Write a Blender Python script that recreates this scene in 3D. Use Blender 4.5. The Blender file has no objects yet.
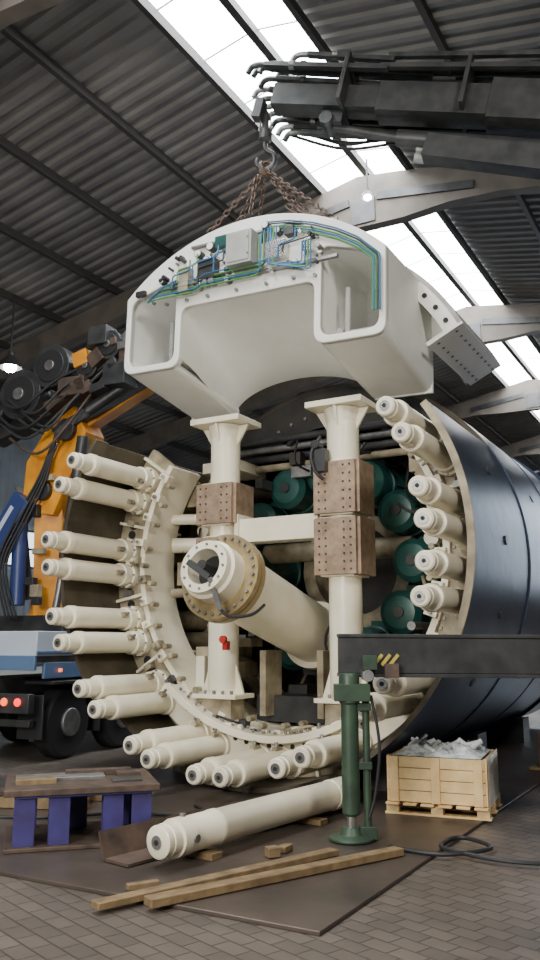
import bpy, bmesh, math, random
from mathutils import Vector, Matrix, Euler, noise
random.seed(7)
rad=math.radians
PHI=rad(-29.5)
scene=bpy.context.scene

# ------------------------------------------------------------------ materials
def mat(name,c,rough=.5,metal=0.0,c2=None,scale=6.0,bump=0.0,spec=None,detail=6,bscale=None,lo=.35,hi=.7):
    m=bpy.data.materials.new(name); m.use_nodes=True
    nt=m.node_tree; b=nt.nodes['Principled BSDF']
    b.inputs['Base Color'].default_value=(*c,1); b.inputs['Roughness'].default_value=rough; b.inputs['Metallic'].default_value=metal
    if c2 is not None or bump>0:
        tc=nt.nodes.new('ShaderNodeTexCoord')
        no=nt.nodes.new('ShaderNodeTexNoise'); no.inputs['Scale'].default_value=scale; no.inputs['Detail'].default_value=detail
        nt.links.new(tc.outputs['Object'],no.inputs['Vector'])
        if c2 is not None:
            cr=nt.nodes.new('ShaderNodeValToRGB')
            cr.color_ramp.elements[0].position=lo; cr.color_ramp.elements[1].position=hi
            cr.color_ramp.elements[0].color=(*c,1); cr.color_ramp.elements[1].color=(*c2,1)
            nt.links.new(no.outputs['Fac'],cr.inputs['Fac']); nt.links.new(cr.outputs['Color'],b.inputs['Base Color'])
        if bump>0:
            n2=nt.nodes.new('ShaderNodeTexNoise'); n2.inputs['Scale'].default_value=bscale or scale*4; n2.inputs['Detail'].default_value=5
            nt.links.new(tc.outputs['Object'],n2.inputs['Vector'])
            bp=nt.nodes.new('ShaderNodeBump'); bp.inputs['Strength'].default_value=bump; bp.inputs['Distance'].default_value=.02
            nt.links.new(n2.outputs['Fac'],bp.inputs['Height']); nt.links.new(bp.outputs['Normal'],b.inputs['Normal'])
    return m
def emit(name,c,s):
    m=bpy.data.materials.new(name); m.use_nodes=True; nt=m.node_tree
    b=nt.nodes['Principled BSDF']; b.inputs['Base Color'].default_value=(*c,1)
    b.inputs['Emission Color'].default_value=(*c,1); b.inputs['Emission Strength'].default_value=s
    return m
CREAM=mat('cream_paint',(.86,.80,.63),.30,0,(.72,.65,.48),3.0,.05,lo=.4,hi=.85)
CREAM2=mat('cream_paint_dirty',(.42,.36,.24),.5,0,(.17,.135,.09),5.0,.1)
BRASS=mat('flange_yellow_primer',(.40,.30,.14),.42,.35,(.24,.18,.09),6,.1)
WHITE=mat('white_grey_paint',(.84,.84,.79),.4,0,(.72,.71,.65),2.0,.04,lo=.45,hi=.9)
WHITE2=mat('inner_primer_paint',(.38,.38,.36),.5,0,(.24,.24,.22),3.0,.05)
STEEL=mat('dull_steel',(.33,.33,.33),.45,.8,(.20,.19,.18),8,.1)
BRIGHT=mat('machined_steel',(.62,.61,.58),.25,.9)
SHELL=mat('shell_outer_steel',(.065,.088,.155),.36,.5,(.03,.042,.078),1.4,.15,lo=.3,hi=.75)
SHELLIN=mat('shell_inner_primer',(.11,.09,.06),.5,.2,(.05,.042,.03),3,.1)
SHADEIN=mat('interior_shade_steel',(.045,.042,.035),.6,.1,(.022,.02,.018),4,.1)  # steel tone darkened so the colour carries the shade deep inside the shield
RUSTPL=mat('bare_splice_plate',(.40,.29,.20),.5,.35,(.25,.175,.12),10,.2)
DARK=mat('dark_hole',(.015,.015,.015),.7)
BLACK=mat('black_rubber',(.02,.02,.022),.5)
DARKST=mat('dark_steel',(.04,.042,.045),.42,.4,(.075,.075,.073),5,.1)
GREENM=mat('motor_green',(.012,.065,.058),.35,.1,(.02,.10,.085),4)
OLIVE=mat('outrigger_green',(.045,.085,.05),.45,.1,(.028,.045,.032),5,.1)
BLUEH=mat('blue_hose',(.03,.15,.33),.4)
GREENH=mat('green_hose',(.10,.30,.08),.4)
GREYBOX=mat('grey_box_paint',(.35,.36,.34),.4)
RED=mat('red_paint',(.5,.03,.02),.4)
PURPLE=mat('blue_purple_paint',(.055,.045,.18),.4,0,(.04,.03,.10),6,.05)
RUST=mat('rusty_steel',(.12,.08,.058),.65,.3,(.055,.04,.033),7,.25)
CHAIN=mat('chain_rust',(.11,.07,.052),.6,.5)
WOOD=mat('timber_brown',(.24,.165,.08),.7,0,(.13,.085,.042),9,.2)
PINE=mat('pine_wood',(.85,.62,.30),.6,0,(.68,.46,.20),8,.12)
YEL=mat('crane_yellow',(.85,.36,.02),.35,0,(.55,.20,.02),3)
CBLUE=mat('crane_blue',(.03,.05,.16),.4)
TWHITE=mat('truck_white',(.50,.56,.64),.4)
TBLUE=mat('truck_blue',(.10,.17,.30),.4)
REDL=emit('tail_light_red',(1,.01,.008),3.0)
ORL=emit('side_light_orange',(1,.15,.04),2)
PLASTIC=mat('clear_wrap',(.80,.83,.82),.18,0,(.55,.58,.58),14,.5)
ROOF=mat('roof_sheet',(.20,.195,.185),.6,.1,(.13,.127,.12),.8)
PURL=mat('purlin_dark',(.040,.037,.034),.7)
GLU=mat('girder_timber',(.15,.128,.105),.7,0,(.09,.078,.066),2,.1)
WALL=mat('wall_sheet',(.20,.23,.27),.7,0,(.13,.15,.175),.7)
WALLD=mat('wall_brick',(.22,.17,.13),.8,0,(.13,.10,.08),2,.1)
SKY=emit('skylight_panel',(.93,.97,1.0),22.0)
WIN=emit('window_daylight',(.85,.93,1.0),2.0)
LAMP=emit('lamp_glow',(1,.93,.8),80)

# floor
def floor_mat():
    m=bpy.data.materials.new('paver_floor'); m.use_nodes=True; nt=m.node_tree; b=nt.nodes['Principled BSDF']
    tc=nt.nodes.new('ShaderNodeTexCoord'); mp=nt.nodes.new('ShaderNodeMapping'); mp.inputs['Rotation'].default_value=(0,0,rad(20))
    br=nt.nodes.new('ShaderNodeTexBrick'); br.inputs['Scale'].default_value=1.0
    br.inputs['Brick Width'].default_value=.20; br.inputs['Row Height'].default_value=.13; br.inputs['Mortar Size'].default_value=.007
    br.inputs['Mortar Smooth'].default_value=.5
    br.inputs['Color1'].default_value=(.155,.13,.11,1); br.inputs['Color2'].default_value=(.11,.093,.08,1); br.inputs['Mortar'].default_value=(.05,.043,.038,1)
    no=nt.nodes.new('ShaderNodeTexNoise'); no.inputs['Scale'].default_value=.9; no.inputs['Detail'].default_value=8
    mx=nt.nodes.new('ShaderNodeMix'); mx.data_type='RGBA'; mx.blend_type='MULTIPLY'; mx.inputs[0].default_value=.8
    cr=nt.nodes.new('ShaderNodeValToRGB'); cr.color_ramp.elements[0].position=.3; cr.color_ramp.elements[0].color=(.42,.40,.38,1); cr.color_ramp.elements[1].position=.7; cr.color_ramp.elements[1].color=(1.2,1.12,1.05,1)
    L=nt.links.new
    L(tc.outputs['Object'],mp.inputs['Vector']); L(mp.outputs['Vector'],br.inputs['Vector']); L(tc.outputs['Object'],no.inputs['Vector'])
    L(no.outputs['Fac'],cr.inputs['Fac']); L(br.outputs['Color'],mx.inputs[6]); L(cr.outputs['Color'],mx.inputs[7]); L(mx.outputs[2],b.inputs['Base Color'])
    bp=nt.nodes.new('ShaderNodeBump'); bp.inputs['Strength'].default_value=.5; bp.inputs['Distance'].default_value=.01; bp.invert=True
    L(br.outputs['Fac'],bp.inputs['Height']); L(bp.outputs['Normal'],b.inputs['Normal'])
    b.inputs['Roughness'].default_value=.5
    return m
FLOOR=floor_mat()

# ------------------------------------------------------------------ builder
class B:
    def __init__(s): s.bm=bmesh.new(); s.mats=[]
    def mi(s,m):
        if m not in s.mats: s.mats.append(m)
        return s.mats.index(m)
    def face(s,vs,m):
        try:
            f=s.bm.faces.new(vs); f.material_index=s.mi(m); f.smooth=True; return f
        except ValueError: return None
    def rings(s,rs,m,closed=True,cap0=True,cap1=True,loop=False):
        V=[[s.bm.verts.new(p) for p in r] for r in rs]
        n=len(V[0]); k=len(V)
        for i in range(k if loop else k-1):
            a=V[i]; b=V[(i+1)%k]
            for j in range(n if closed else n-1):
                s.face([a[j],a[(j+1)%n],b[(j+1)%n],b[j]],m)
        if closed and not loop:
            if cap0: s.face(V[0][::-1],m)
            if cap1: s.face(V[-1],m)
        return V
    def cyl(s,p0,p1,r0,m,r1=None,seg=24,caps=True):
        p0=Vector(p0);p1=Vector(p1); r1=r0 if r1 is None else r1
        d=(p1-p0).normalized(); q=d.to_track_quat('Z','Y')
        def ring(p,r): return [p+q@Vector((r*math.cos(2*math.pi*i/seg),r*math.sin(2*math.pi*i/seg),0)) for i in range(seg)]
        s.rings([ring(p0,r0),ring(p1,r1)],m,cap0=caps,cap1=caps)
    def lathe(s,p0,d,prof,m,seg=28,caps=True):
        p0=Vector(p0); d=Vector(d).normalized(); q=d.to_track_quat('Z','Y')
        s.rings([[p0+d*t+q@Vector((r*math.cos(2*math.pi*i/seg),r*math.sin(2*math.pi*i/seg),0)) for i in range(seg)] for t,r in prof],m,cap0=caps,cap1=caps)
    def box(s,c,sz,m,R=None):
        c=Vector(c); h=Vector(sz)/2; R=R or Matrix.Identity(3)
        P=[c+R@Vector((x*h.x,y*h.y,z*h.z)) for z in(-1,1) for x,y in((-1,-1),(1,-1),(1,1),(-1,1))]
        V=[s.bm.verts.new(p) for p in P]
        for f in((3,2,1,0),(4,5,6,7),(0,1,5,4),(1,2,6,5),(2,3,7,6),(3,0,4,7)): s.face([V[i] for i in f],m)
    def beam(s,p0,p1,w,h,m,roll=0):
        p0=Vector(p0);p1=Vector(p1); d=p1-p0; L=d.length; y=d.normalized()
        x=y.cross(Vector((0,0,1)))
        if x.length<1e-4: x=Vector((1,0,0))
        x.normalize(); z=x.cross(y)
        R=Matrix((x,y,z)).transposed()@Matrix.Rotation(roll,3,'Y')
        s.box((p0+p1)/2,(w,L,h),m,R)
    def ibeam(s,p0,p1,w,h,t,m):
        p0=Vector(p0);p1=Vector(p1); d=(p1-p0).normalized()
        x=d.cross(Vector((0,0,1)));
        if x.length<1e-3: x=Vector((1,0,0))
        x.normalize(); z=x.cross(d)
        s.beam(p0,p1,t,h,m); s.beam(p0+z*(h/2),p1+z*(h/2),w,t,m); s.beam(p0-z*(h/2),p1-z*(h/2),w,t,m)
    def prism(s,pts,y0,y1,m):
        s.rings([[(x,y0,z) for x,z in pts],[(x,y1,z) for x,z in pts]],m)
    def arc(s,r0,r1,a0,a1,y0,y1,m,seg=48,cx=0,cz=0,mo=None,mi_=None):
        full=abs(a1-a0)>=359.9
        n=seg if full else seg+1
        rs=[]
        for i in range(n):
            a=rad(a0+(a1-a0)*i/seg); c,sn=math.cos(a),math.sin(a)
            rs.append([(cx+r*c,y,cz+r*sn) for r,y in((r0,y0),(r1,y0),(r1,y1),(r0,y1))])
        V=[[s.bm.verts.new(p) for p in r] for r in rs]
        ms=[m,mo or m,m,mi_ or m]
        for i in range(n if full else n-1):
            a=V[i];b=V[(i+1)%n]
            for j in range(4): s.face([a[j],a[(j+1)%4],b[(j+1)%4],b[j]],ms[j])
        if not full: s.face(V[0][::-1],m); s.face(V[-1],m)
    def tube(s,pts,r,m,seg=8,sub=6,closed=False):
        P=[Vector(p) for p in pts]
        if sub>1 and len(P)>2:
            Q=[]; n=len(P)
            rng=range(n if closed else n-1)
            for i in rng:
                if closed: p=[P[(i+k)%n] for k in(-1,0,1,2)]
                else: p=[P[max(i-1,0)],P[i],P[i+1],P[min(i+2,n-1)]]
                for k in range(sub):
                    t=k/sub
                    Q.append(.5*((2*p[1])+(-p[0]+p[2])*t+(2*p[0]-5*p[1]+4*p[2]-p[3])*t*t+(-p[0]+3*p[1]-3*p[2]+p[3])*t**3))
            if not closed: Q.append(P[-1])
            P=Q
        n=len(P); rs=[]; up=None
        for i in range(n):
            if closed: d=P[(i+1)%n]-P[i-1]
            else: d=P[min(i+1,n-1)]-P[max(i-1,0)]
            d.normalize()
            if up is None:
                up=d.orthogonal().normalized()
            else:
                up=(up-d*up.dot(d)); 
                if up.length<1e-5: up=d.orthogonal()
                up.normalize()
            w=d.cross(up)
            rs.append([P[i]+r*(math.cos(2*math.pi*k/seg)*up+math.sin(2*math.pi*k/seg)*w) for k in range(seg)])
        s.rings(rs,m,loop=closed)
    def pipe(s,pts,r,m,bend=.04,seg=8):
        # straight runs with small rounded corners
        P=[Vector(p) for p in pts]; Q=[P[0]]
        for i in range(1,len(P)-1):
            a=(P[i-1]-P[i]); c=(P[i+1]-P[i]); bb=min(bend,a.length*.45,c.length*.45)
            p1=P[i]+a.normalized()*bb; p2=P[i]+c.normalized()*bb
            for k in range(5):
                t=k/4; Q.append((1-t)**2*p1+2*t*(1-t)*P[i]+t*t*p2)
        Q.append(P[-1]); s.tube(Q,r,m,seg=seg,sub=1)
    def link(s,c,d,u,L,w,r,m):
        d=d.normalized(); u=(u-d*u.dot(d)).normalized(); a=L/2-w
        pts=[]
        for k in range(6):
            t=-math.pi/2+math.pi*k/5; pts.append(c+d*(a+w*math.cos(t))+u*(w*math.sin(t)))
        for k in range(6):
            t=math.pi/2+math.pi*k/5; pts.append(c+d*(-a+w*math.cos(t))+u*(w*math.sin(t)))
        s.tube(pts,r,m,seg=6,sub=1,closed=True)
    def chain(s,p0,p1,m,L=.11,w=.028,r=.0095,sag=0):
        p0=Vector(p0);p1=Vector(p1)
        if sag>0:
            P=[p0.lerp(p1,i/8)+Vector((0,0,-sag*4*(i/8)*(1-i/8))) for i in range(9)]
            for i in range(8): s.chain(P[i],P[i+1],m,L,w,r)
            return
        d=p1-p0; n=max(1,int(d.length/(L-2*r-.012))); u=d.orthogonal().normalized(); v=d.normalized().cross(u)
        for i in range(n): s.link(p0+d*((i+.5)/n),d,u if i%2 else v,max(d.length/n+2.2*r,2.2*w),w,r,m)
    def obj(s,name,parent=None,loc=(0,0,0),rotz=0,bevel=0,angle=35):
        bmesh.ops.recalc_face_normals(s.bm,faces=s.bm.faces)
        me=bpy.data.meshes.new(name); s.bm.to_mesh(me); s.bm.free()
        for m in s.mats: me.materials.append(m)
        me.set_sharp_from_angle(angle=rad(angle))
        o=bpy.data.objects.new(name,me); scene.collection.objects.link(o)
        o.location=loc; o.rotation_euler=(0,0,rotz)
        if parent: o.parent=parent
        if bevel>0:
            bv=o.modifiers.new('bevel','BEVEL'); bv.width=bevel; bv.segments=2; bv.limit_method='ANGLE'; bv.angle_limit=rad(40)
        return o
def empty(name,loc,rotz=0,sc=1,ry=0):
    e=bpy.data.objects.new(name,None); scene.collection.objects.link(e); e.location=loc; e.rotation_euler=(0,ry,rotz); e.scale=(sc,)*3
    e.empty_display_size=.3
    return e
def pol(r,a): return r*math.cos(rad(a)),r*math.sin(rad(a))

SC=1.06; SLOC=Vector((-.265,9.54,2.68))
M=Matrix.Translation(SLOC)@Matrix.Rotation(PHI,4,'Z')@Matrix.Scale(SC,4)
def W(p): return M@Vector(p)

# ------------------------------------------------------------------ SHIELD
sh=empty('tunnel_boring_shield',SLOC,PHI,SC)
b=B()
A0,A1=145,394   # open at top in the front part
b.arc(2.45,2.50,A0,A1,0,2.3,SHELLIN,seg=70,mo=SHELL,mi_=SHELLIN)
b.arc(2.45,2.50,A0-.5,215,-.22,0,SHELLIN,seg=24,mo=SHELL,mi_=SHELLIN)
b.arc(2.45,2.505,0,360,2.3,6.3,SHELLIN,seg=96,mo=SHELL,mi_=SHADEIN)  # inner face coloured dark to stand for interior shade
b.arc(2.44,2.55,0,360,6.3,6.42,SHELL,seg=96)
b.arc(2.44,2.50,0,360,6.42,8.6,SHELL,seg=96)
b.arc(2.50,2.515,A0,A1,2.28,2.34,SHELL,seg=70)
b.arc(2.50,2.515,0,360,4.3,4.35,SHELL,seg=96)
b.arc(2.43,2.505,-28,34,-.01,.02,CREAM2,seg=24)
for a in (20,2,-16,-34):
    for y in (1.2,3.3,5.2):
        x,z=pol(2.50,a); c,s_=pol(1,a); b.cyl((x,y,z),(x+.012*c,y,z+.012*s_),.05,DARKST,seg=14)
b.obj('shell',sh)
b=B()
b.arc(2.02,2.45,A0-3,A1+2,.8,.9,CREAM2,seg=70)
b.arc(1.96,2.03,A0-3,A1+2,.72,1.35,CREAM,seg=70)
b.arc(1.98,2.45,140,400,2.3,2.4,CREAM2,seg=80)
b.arc(1.98,2.45,40,140,2.3,2.4,SHADEIN,seg=40)  # top of the ring painted dark as shade behind the segment
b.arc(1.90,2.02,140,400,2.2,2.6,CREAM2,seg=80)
b.arc(1.90,2.02,40,140,2.2,2.6,SHADEIN,seg=40)  # upper part of this ring also has the shade in its colour
jack_angles=[151,159,175.5,183.5,198,206,221,228.5,244,251.5,266,273.5,289,297,316,323.5,345,353,2.5,10,24,31.5]
for a in [145.5,167,191,213.5,236.5,259,281,306,334,17,33.5]:
    c,s_=pol(1,a); R=Matrix.Rotation(-rad(a),3,'Y')
    b.box((2.22*c,1.1,2.22*s_),(.46,.75,.035),CREAM,R)
for a in range(147,394,3):
    x,z=pol(2.06,a); b.cyl((x,.8,z),(x,.77,z),.017,STEEL,seg=6)
for a in [167,170,189,193,212,215,235,238,258,261,281,284,303,308,331,336,16,18.5]:
    x,z=pol(2.27,a); b.cyl((x,.8,z),(x,.788,z),.055,DARK,seg=14); 
for a in range(0,360,6):
    x,z=pol(2.12,a); b.cyl((x,2.3,z),(x,2.27,z),.025,STEEL,seg=6)
b.obj('jack_ring_flange',sh)
b=B()
for a in [147,155,163,171,179,187,194,202,210,217,225,233,240,248,256,262,270,278,286,293,301,311,320,329,340,349,358,6,14,21,28]:
    a+=random.uniform(-1.5,1.5); r=random.uniform(1.93,2.06); x,z=pol(r,a); R=Matrix.Rotation(-rad(a),3,'Y')
    k=random.random()
    b.box((x,.70,z),(.10+.06*k,.12,.09),random.choice([CREAM,CREAM2,CREAM,DARKST]),R)
    b.cyl((x,.64,z),(x,.58+.03*k,z),.025,random.choice([STEEL,CREAM,BRIGHT]),seg=10)
    x2,z2=pol(r-.1,a+2); b.cyl((x2,.78,z2),(x2,.66,z2),.032,CREAM2,seg=10)
    x4,z4=pol(2.25,a+3.5); b.box((x4,.74,z4),(.10,.10,.07),random.choice([CREAM2,DARKST,STEEL]),R)
    if k>.7:
        a2=a+random.uniform(5,8); x3,z3=pol(r-.02,a2)
        b.tube([(x,.60,z),(x*.98,.56,z*.98),(x3*.98,.57,z3*.98),(x3,.75,z3)],.014,random.choice([BLACK,CREAM2,CREAM]),seg=6)
b.obj('flange_fittings',sh,bevel=.006)
for i,a in enumerate(jack_angles):
    x,z=pol(2.25,a); b=B()
    ext=random.uniform(-.06,.04)
    y1=-.70+ext
    prof=[(y1,.080),(y1+.015,.094),(y1+.06,.094),(y1+.064,.088),(y1+.085,.088),(y1+.09,.100),(y1+.24,.100),(y1+.245,.086),(y1+.27,.086),(y1+.275,.126),(y1+.29,.132),(y1+.36,.132),(y1+.37,.124),(.55,.124),(.56,.145),(.68,.145),(.69,.165),(.79,.165)]
    b.lathe((x,0,z),(0,1,0),prof,CREAM,seg=26)
    b.cyl((x,y1+.001,z),(x,y1-.012,z),.05,BRIGHT,seg=16)
    b.cyl((x,y1-.012,z),(x,y1-.02,z),.02,DARK,seg=10)
    b.cyl((x,.9,z),(x,2.28,z),.14,CREAM2,seg=20)
    cx,cz=pol(1,a)
    b.box((x-cx*.13,.42,z-cz*.13),(.06,.10,.06),CREAM2,Matrix.Rotation(-rad(a),3,'Y'))
    b.cyl((x-cx*.15,.42,z-cz*.15),(x-cx*.21,.42,z-cz*.21),.018,STEEL,seg=8)
    for k in range(8):
        ang=k*math.pi/4; b.cyl((x+.15*math.cos(ang),.69,z+.15*math.sin(ang)),(x+.15*math.cos(ang),.665,z+.15*math.sin(ang)),.014,STEEL,seg=6)
    b.obj('thrust_jack_%d'%(i+1),sh)
b=B()
b.arc(.0001,2.45,0,360,3.7,3.8,SHADEIN,seg=64)  # bulkhead disc darkened in colour for the shaded depth
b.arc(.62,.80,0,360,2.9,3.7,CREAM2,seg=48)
b.arc(1.55,1.68,0,360,3.2,3.7,SHADEIN,seg=64)
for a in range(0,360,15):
    x,z=pol(1.85,a); R=Matrix.Rotation(-rad(a),3,'Y'); b.box((x,3.35,z),(.7,.7,.04),SHADEIN if 35<a<145 else CREAM2,R)  # upper ribs get the painted shade colour, the others stay cream
b.obj('bulkhead',sh)
b=B()
for a in [0,32,62,90,118,148,180,212,245,295,328]:
    x,z=pol(1.18,a)
    b.lathe((x,0,z),(0,1,0),[(1.9,.14),(1.91,.20),(1.98,.27),(2.30,.27),(2.31,.295),(2.36,.295),(2.37,.275),(2.95,.275),(2.96,.30),(3.05,.30),(3.06,.2),(3.7,.2)],GREENM,seg=26)
    for k in range(12):
        ang=k*math.pi/6; b.box((x+.28*math.cos(ang),2.66,z+.28*math.sin(ang)),(.03,.5,.02),GREENM,Matrix.Rotation(-ang,3,'Y'))
    b.box((x,2.6,z+.30),(.2,.26,.12),GREENM)
    b.cyl((x,1.9,z),(x,1.87,z),.07,DARKST,seg=14)
b.obj('drive_motors',sh,bevel=.004)
b=B()
for a in [140,147,155,163,172,186,196,207,330,343,356,8,20,31]:
    x,z=pol(random.uniform(1.55,1.85),a); b.cyl((x,1.2+random.random()*.5,z),(x,3.6,z),random.choice([.05,.07,.09]),random.choice([CREAM,CREAM2,CREAM2,STEEL]),seg=14)
for k in range(22):
    a=random.uniform(-40,220); x,z=pol(random.uniform(1.3,1.9),a); x2,z2=pol(random.uniform(1.2,1.9),a+random.uniform(-18,18))
    y=random.uniform(1.5,2.3)
    b.tube([(x,y,z),((x+x2)/2,y-.15,(z+z2)/2-.12),(x2,y+.3,z2),(x2,3.3,z2)],random.choice([.015,.022,.03]),random.choice([BLACK,BLACK,DARKST,CREAM2]),seg=6)
b.box((-1.75,1.7,.95),(.45,.6,.28),CREAM2); b.box((-1.55,1.9,.45),(.4,.5,.22),CREAM); b.box((-1.7,1.5,-.1),(.25,.5,.3),CREAM2)
b.box((-1.35,1.9,1.35),(.6,.7,.14),CREAM); b.box((1.5,1.9,1.15),(.4,.6,.25),CREAM2)
b.box((-1.3,1.6,-1.1),(.55,.5,.12),CREAM2); b.box((-1.2,1.3,-1.35),(.12,.8,.4),CREAM)
b.box((1.3,1.6,-1.3),(.12,.9,.35),CREAM2)
for k in range(4): b.cyl((-1.5,2.0,1.35+.13*k),(1.2,2.0,1.38+.13*k),.05,[CREAM2,DARKST,STEEL,DARKST][k],seg=12)
b.cyl((-1.0,2.2,.2),(1.1,2.2,.2),.13,CREAM2,seg=18)
b.cyl((-1.9,1.2,.62),(-.9,1.6,.62),.07,CREAM,seg=16); b.cyl((-1.9,1.25,.28),(-.9,1.7,.28),.10,CREAM,seg=16)
b.cyl((-1.9,1.25,-.35),(-1.0,1.5,-.35),.06,CREAM2,seg=16)
for k in range(14):
    x,z=pol(random.uniform(1.2,1.8),random.uniform(95,265)); b.box((x,random.uniform(1.5,2.2),z),(random.uniform(.08,.3),.3,random.uniform(.08,.25)),random.choice([CREAM2,DARKST,SHADEIN,STEEL]))
b.obj('interior_pipework',sh,bevel=.006)
b=B()
b.arc(1.98,2.06,228,312,.45,1.6,CREAM,seg=30)
for a in range(231,312,4):
    for y in (.55,.66):
        x,z=pol(1.975,a); b.cyl((x,y,z),(x*.985,y,z*.985),.02,STEEL,seg=8)
b.arc(2.06,2.34,224,316,.62,.70,CREAM,seg=40)
for i,a in enumerate(range(228,315,4)):
    x,z=pol(2.11,a); b.cyl((x,.62,z),(x,.605,z),.028,DARK,seg=10)
b.box((0,1.6,-1.75),(1.1,.9,.3),DARKST); 
b.box((-.35,1.15,-1.45),(.08,.4,.75),CREAM2); b.box((.4,1.15,-1.45),(.08,.4,.75),CREAM2)
b.obj('invert_frame',sh,bevel=.006)
b=B()
for sx in(-1,1):
    x=.8*sx; y=.8
    b.lathe((x,y,-1.60),(0,0,1),[(0,.185),(3.24,.185)],CREAM,seg=16)
    b.box((x,y,-1.90),(.62,.5,.05),CREAM); b.box((x,y,-1.60),(.60,.44,.05),CREAM); b.box((x,y,-1.75),(.40,.30,.26),CREAM2)
    for k in(-.24,-.12,0,.12,.24):
        b.cyl((x+k,y-.2,-1.57),(x+k,y-.2,-1.53),.022,STEEL,seg=6); b.cyl((x+k,y-.22,-1.87),(x+k,y-.22,-1.83),.022,STEEL,seg=6)
    for g in(-1,1):
        b.prism([(x+g*.17,-1.58),(x+g*.29,-1.58),(x+g*.17,-1.2)],y-.02,y+.02,CREAM)
        b.prism([(x+g*.16,1.66),(x+g*.33,1.66),(x+g*.16,1.38)],y-.02,y+.02,CREAM)
    b.rings([[(x,y-.27,1.66),(x,y-.15,1.66),(x,y-.15,1.36)],[(x+.03,y-.27,1.66),(x+.03,y-.15,1.66),(x+.03,y-.15,1.36)]],CREAM)
    b.box((x,y,1.70),(.70,.56,.07),CREAM)
    b.lathe((x,y,1.50),(0,0,1),[(0,.185),(.16,.22)],CREAM,seg=16)
for (x,z,h,w) in ((.8,.72,.62,.5),(.8,.06,.66,.5),(-.8,.66,.52,.5),(-.8,.02,.5,.46)):
    b.box((x,.8,z),(w-.1,.44,h),CREAM)
    b.box((x,.565,z),(w,.05,h-.03),RUSTPL); b.box((x-.26,.8,z),(.05,.42,h-.03),RUSTPL); b.box((x+.26,.8,z),(.05,.42,h-.03),RUSTPL)
    nz=int(h/.09)
    for i in range(nz):
        for xx in(-.19,-.11,.11,.19):
            zz=z-h/2+.07+i*(h-.14)/(nz-1)
            b.cyl((x+xx,.54,zz),(x+xx,.528,zz),.013,RUST,seg=8)
        for yy in(-.14,-.04,.06,.15): b.cyl((x-.285,.8+yy,zz),(x-.30,.8+yy,zz),.013,RUST,seg=8)
b.box((0,.8,.32),(1.15,.26,.28),CREAM)
b.box((-.53,.8,.32),(.05,.36,.40),CREAM); b.box((.53,.8,.32),(.05,.36,.40),CREAM)
b.cyl((.62,.56,1.2),(.62,.42,1.2),.05,BLACK,seg=12); b.box((.66,.52,1.02),(.14,.14,.26),DARKST)
b.tube([(.66,.5,1.3),(.58,.42,1.1),(.62,.42,.9),(.7,.48,.8)],.02,BLACK)
b.cyl((-.60,.5,-.95),(-.60,.45,-.95),.045,RED,seg=16); b.box((-.60,.54,-1.02),(.06,.08,.10),RED)
b.obj('erector_frame',sh,bevel=.008,angle=30)
# screw conveyor
b=B()
P0=Vector((-.03,-.5,-.31)); P1=Vector((0,2.6,-1.15)); d=(P1-P0).normalized(); L=(P1-P0).length
b.lathe(P0,d,[(0,.30),(.0,.46),(.07,.46),(.07,.43),(.09,.43),(.09,.46),(.16,.46),(.16,.375)],BRASS,seg=44)
b.lathe(P0,d,[(.161,.375),(.26,.375),(.27,.35),(2.2,.35),(2.2,.42),(2.3,.42),(2.3,.35),(L,.33)],CREAM,seg=44)
q=d.to_track_quat('Z','Y')
for k in range(28):
    t=k*math.pi/14; p=P0+q@Vector((.41*math.cos(t),.41*math.sin(t),0)); b.cyl(p,p-d*.03,.02,STEEL,seg=6)
b.lathe(P0-d*.30,d,[(.30,.31),(.10,.31),(.08,.28),(0,.275),(0,.19),(.25,.18),(.25,.0001)],CREAM,seg=36,caps=False)
b.cyl(P0-d*.10,P0-d*.09,.185,DARK,seg=24)
b.cyl(P0-d*.34,P0-d*.08,.055,DARKST,seg=16)
for k in range(12):
    t=k*math.pi/6; p=P0-d*.30+q@Vector((.235*math.cos(t),.235*math.sin(t),0)); b.cyl(p,p-d*.015,.014,STEEL,seg=6)
b.beam(P0+Vector((-.13,-.37,.12)),P0+Vector((.10,-.33,-.04)),.06,.06,DARKST)
b.beam(P0+Vector((.10,-.33,-.04)),P0+Vector((.20,-.28,-.36)),.04,.05,DARKST)
b.tube([P0+Vector((.16,-.28,-.3)),P0+Vector((.26,-.22,-.42)),P0+Vector((.42,-.05,-.40)),P0+Vector((.45,.15,-.3))],.016,BLACK)
b.obj('screw_conveyor',sh)
b=B()
for k in range(3):
    x=random.uniform(.35,.55); b.tube([(x,1.3,.2),(x+.1,1.2,-.5),(x+random.uniform(-.2,.2),1.2,-1.0),(x+.15,1.3,-1.7)],.018,random.choice([BLACK,BLACK,CREAM2]),seg=6)
for k in range(3):
    x=random.uniform(-1.5,-1.0); b.tube([(x,1.2,-.1),(x+.2,1.1,-.6),(x-.1,1.2,-1.0),(x+.25,1.3,-1.5)],.016,random.choice([BLACK,DARKST]),seg=6)
b.obj('hydraulic_hoses',sh)
b=B()
for y in (1.0,3.5,6.0):
    for sx in(-1,1):
        b.box((sx*1.25,y,-2.33),(.5,.4,.36),DARKST)
b.obj('cradle_blocks',sh)

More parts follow.
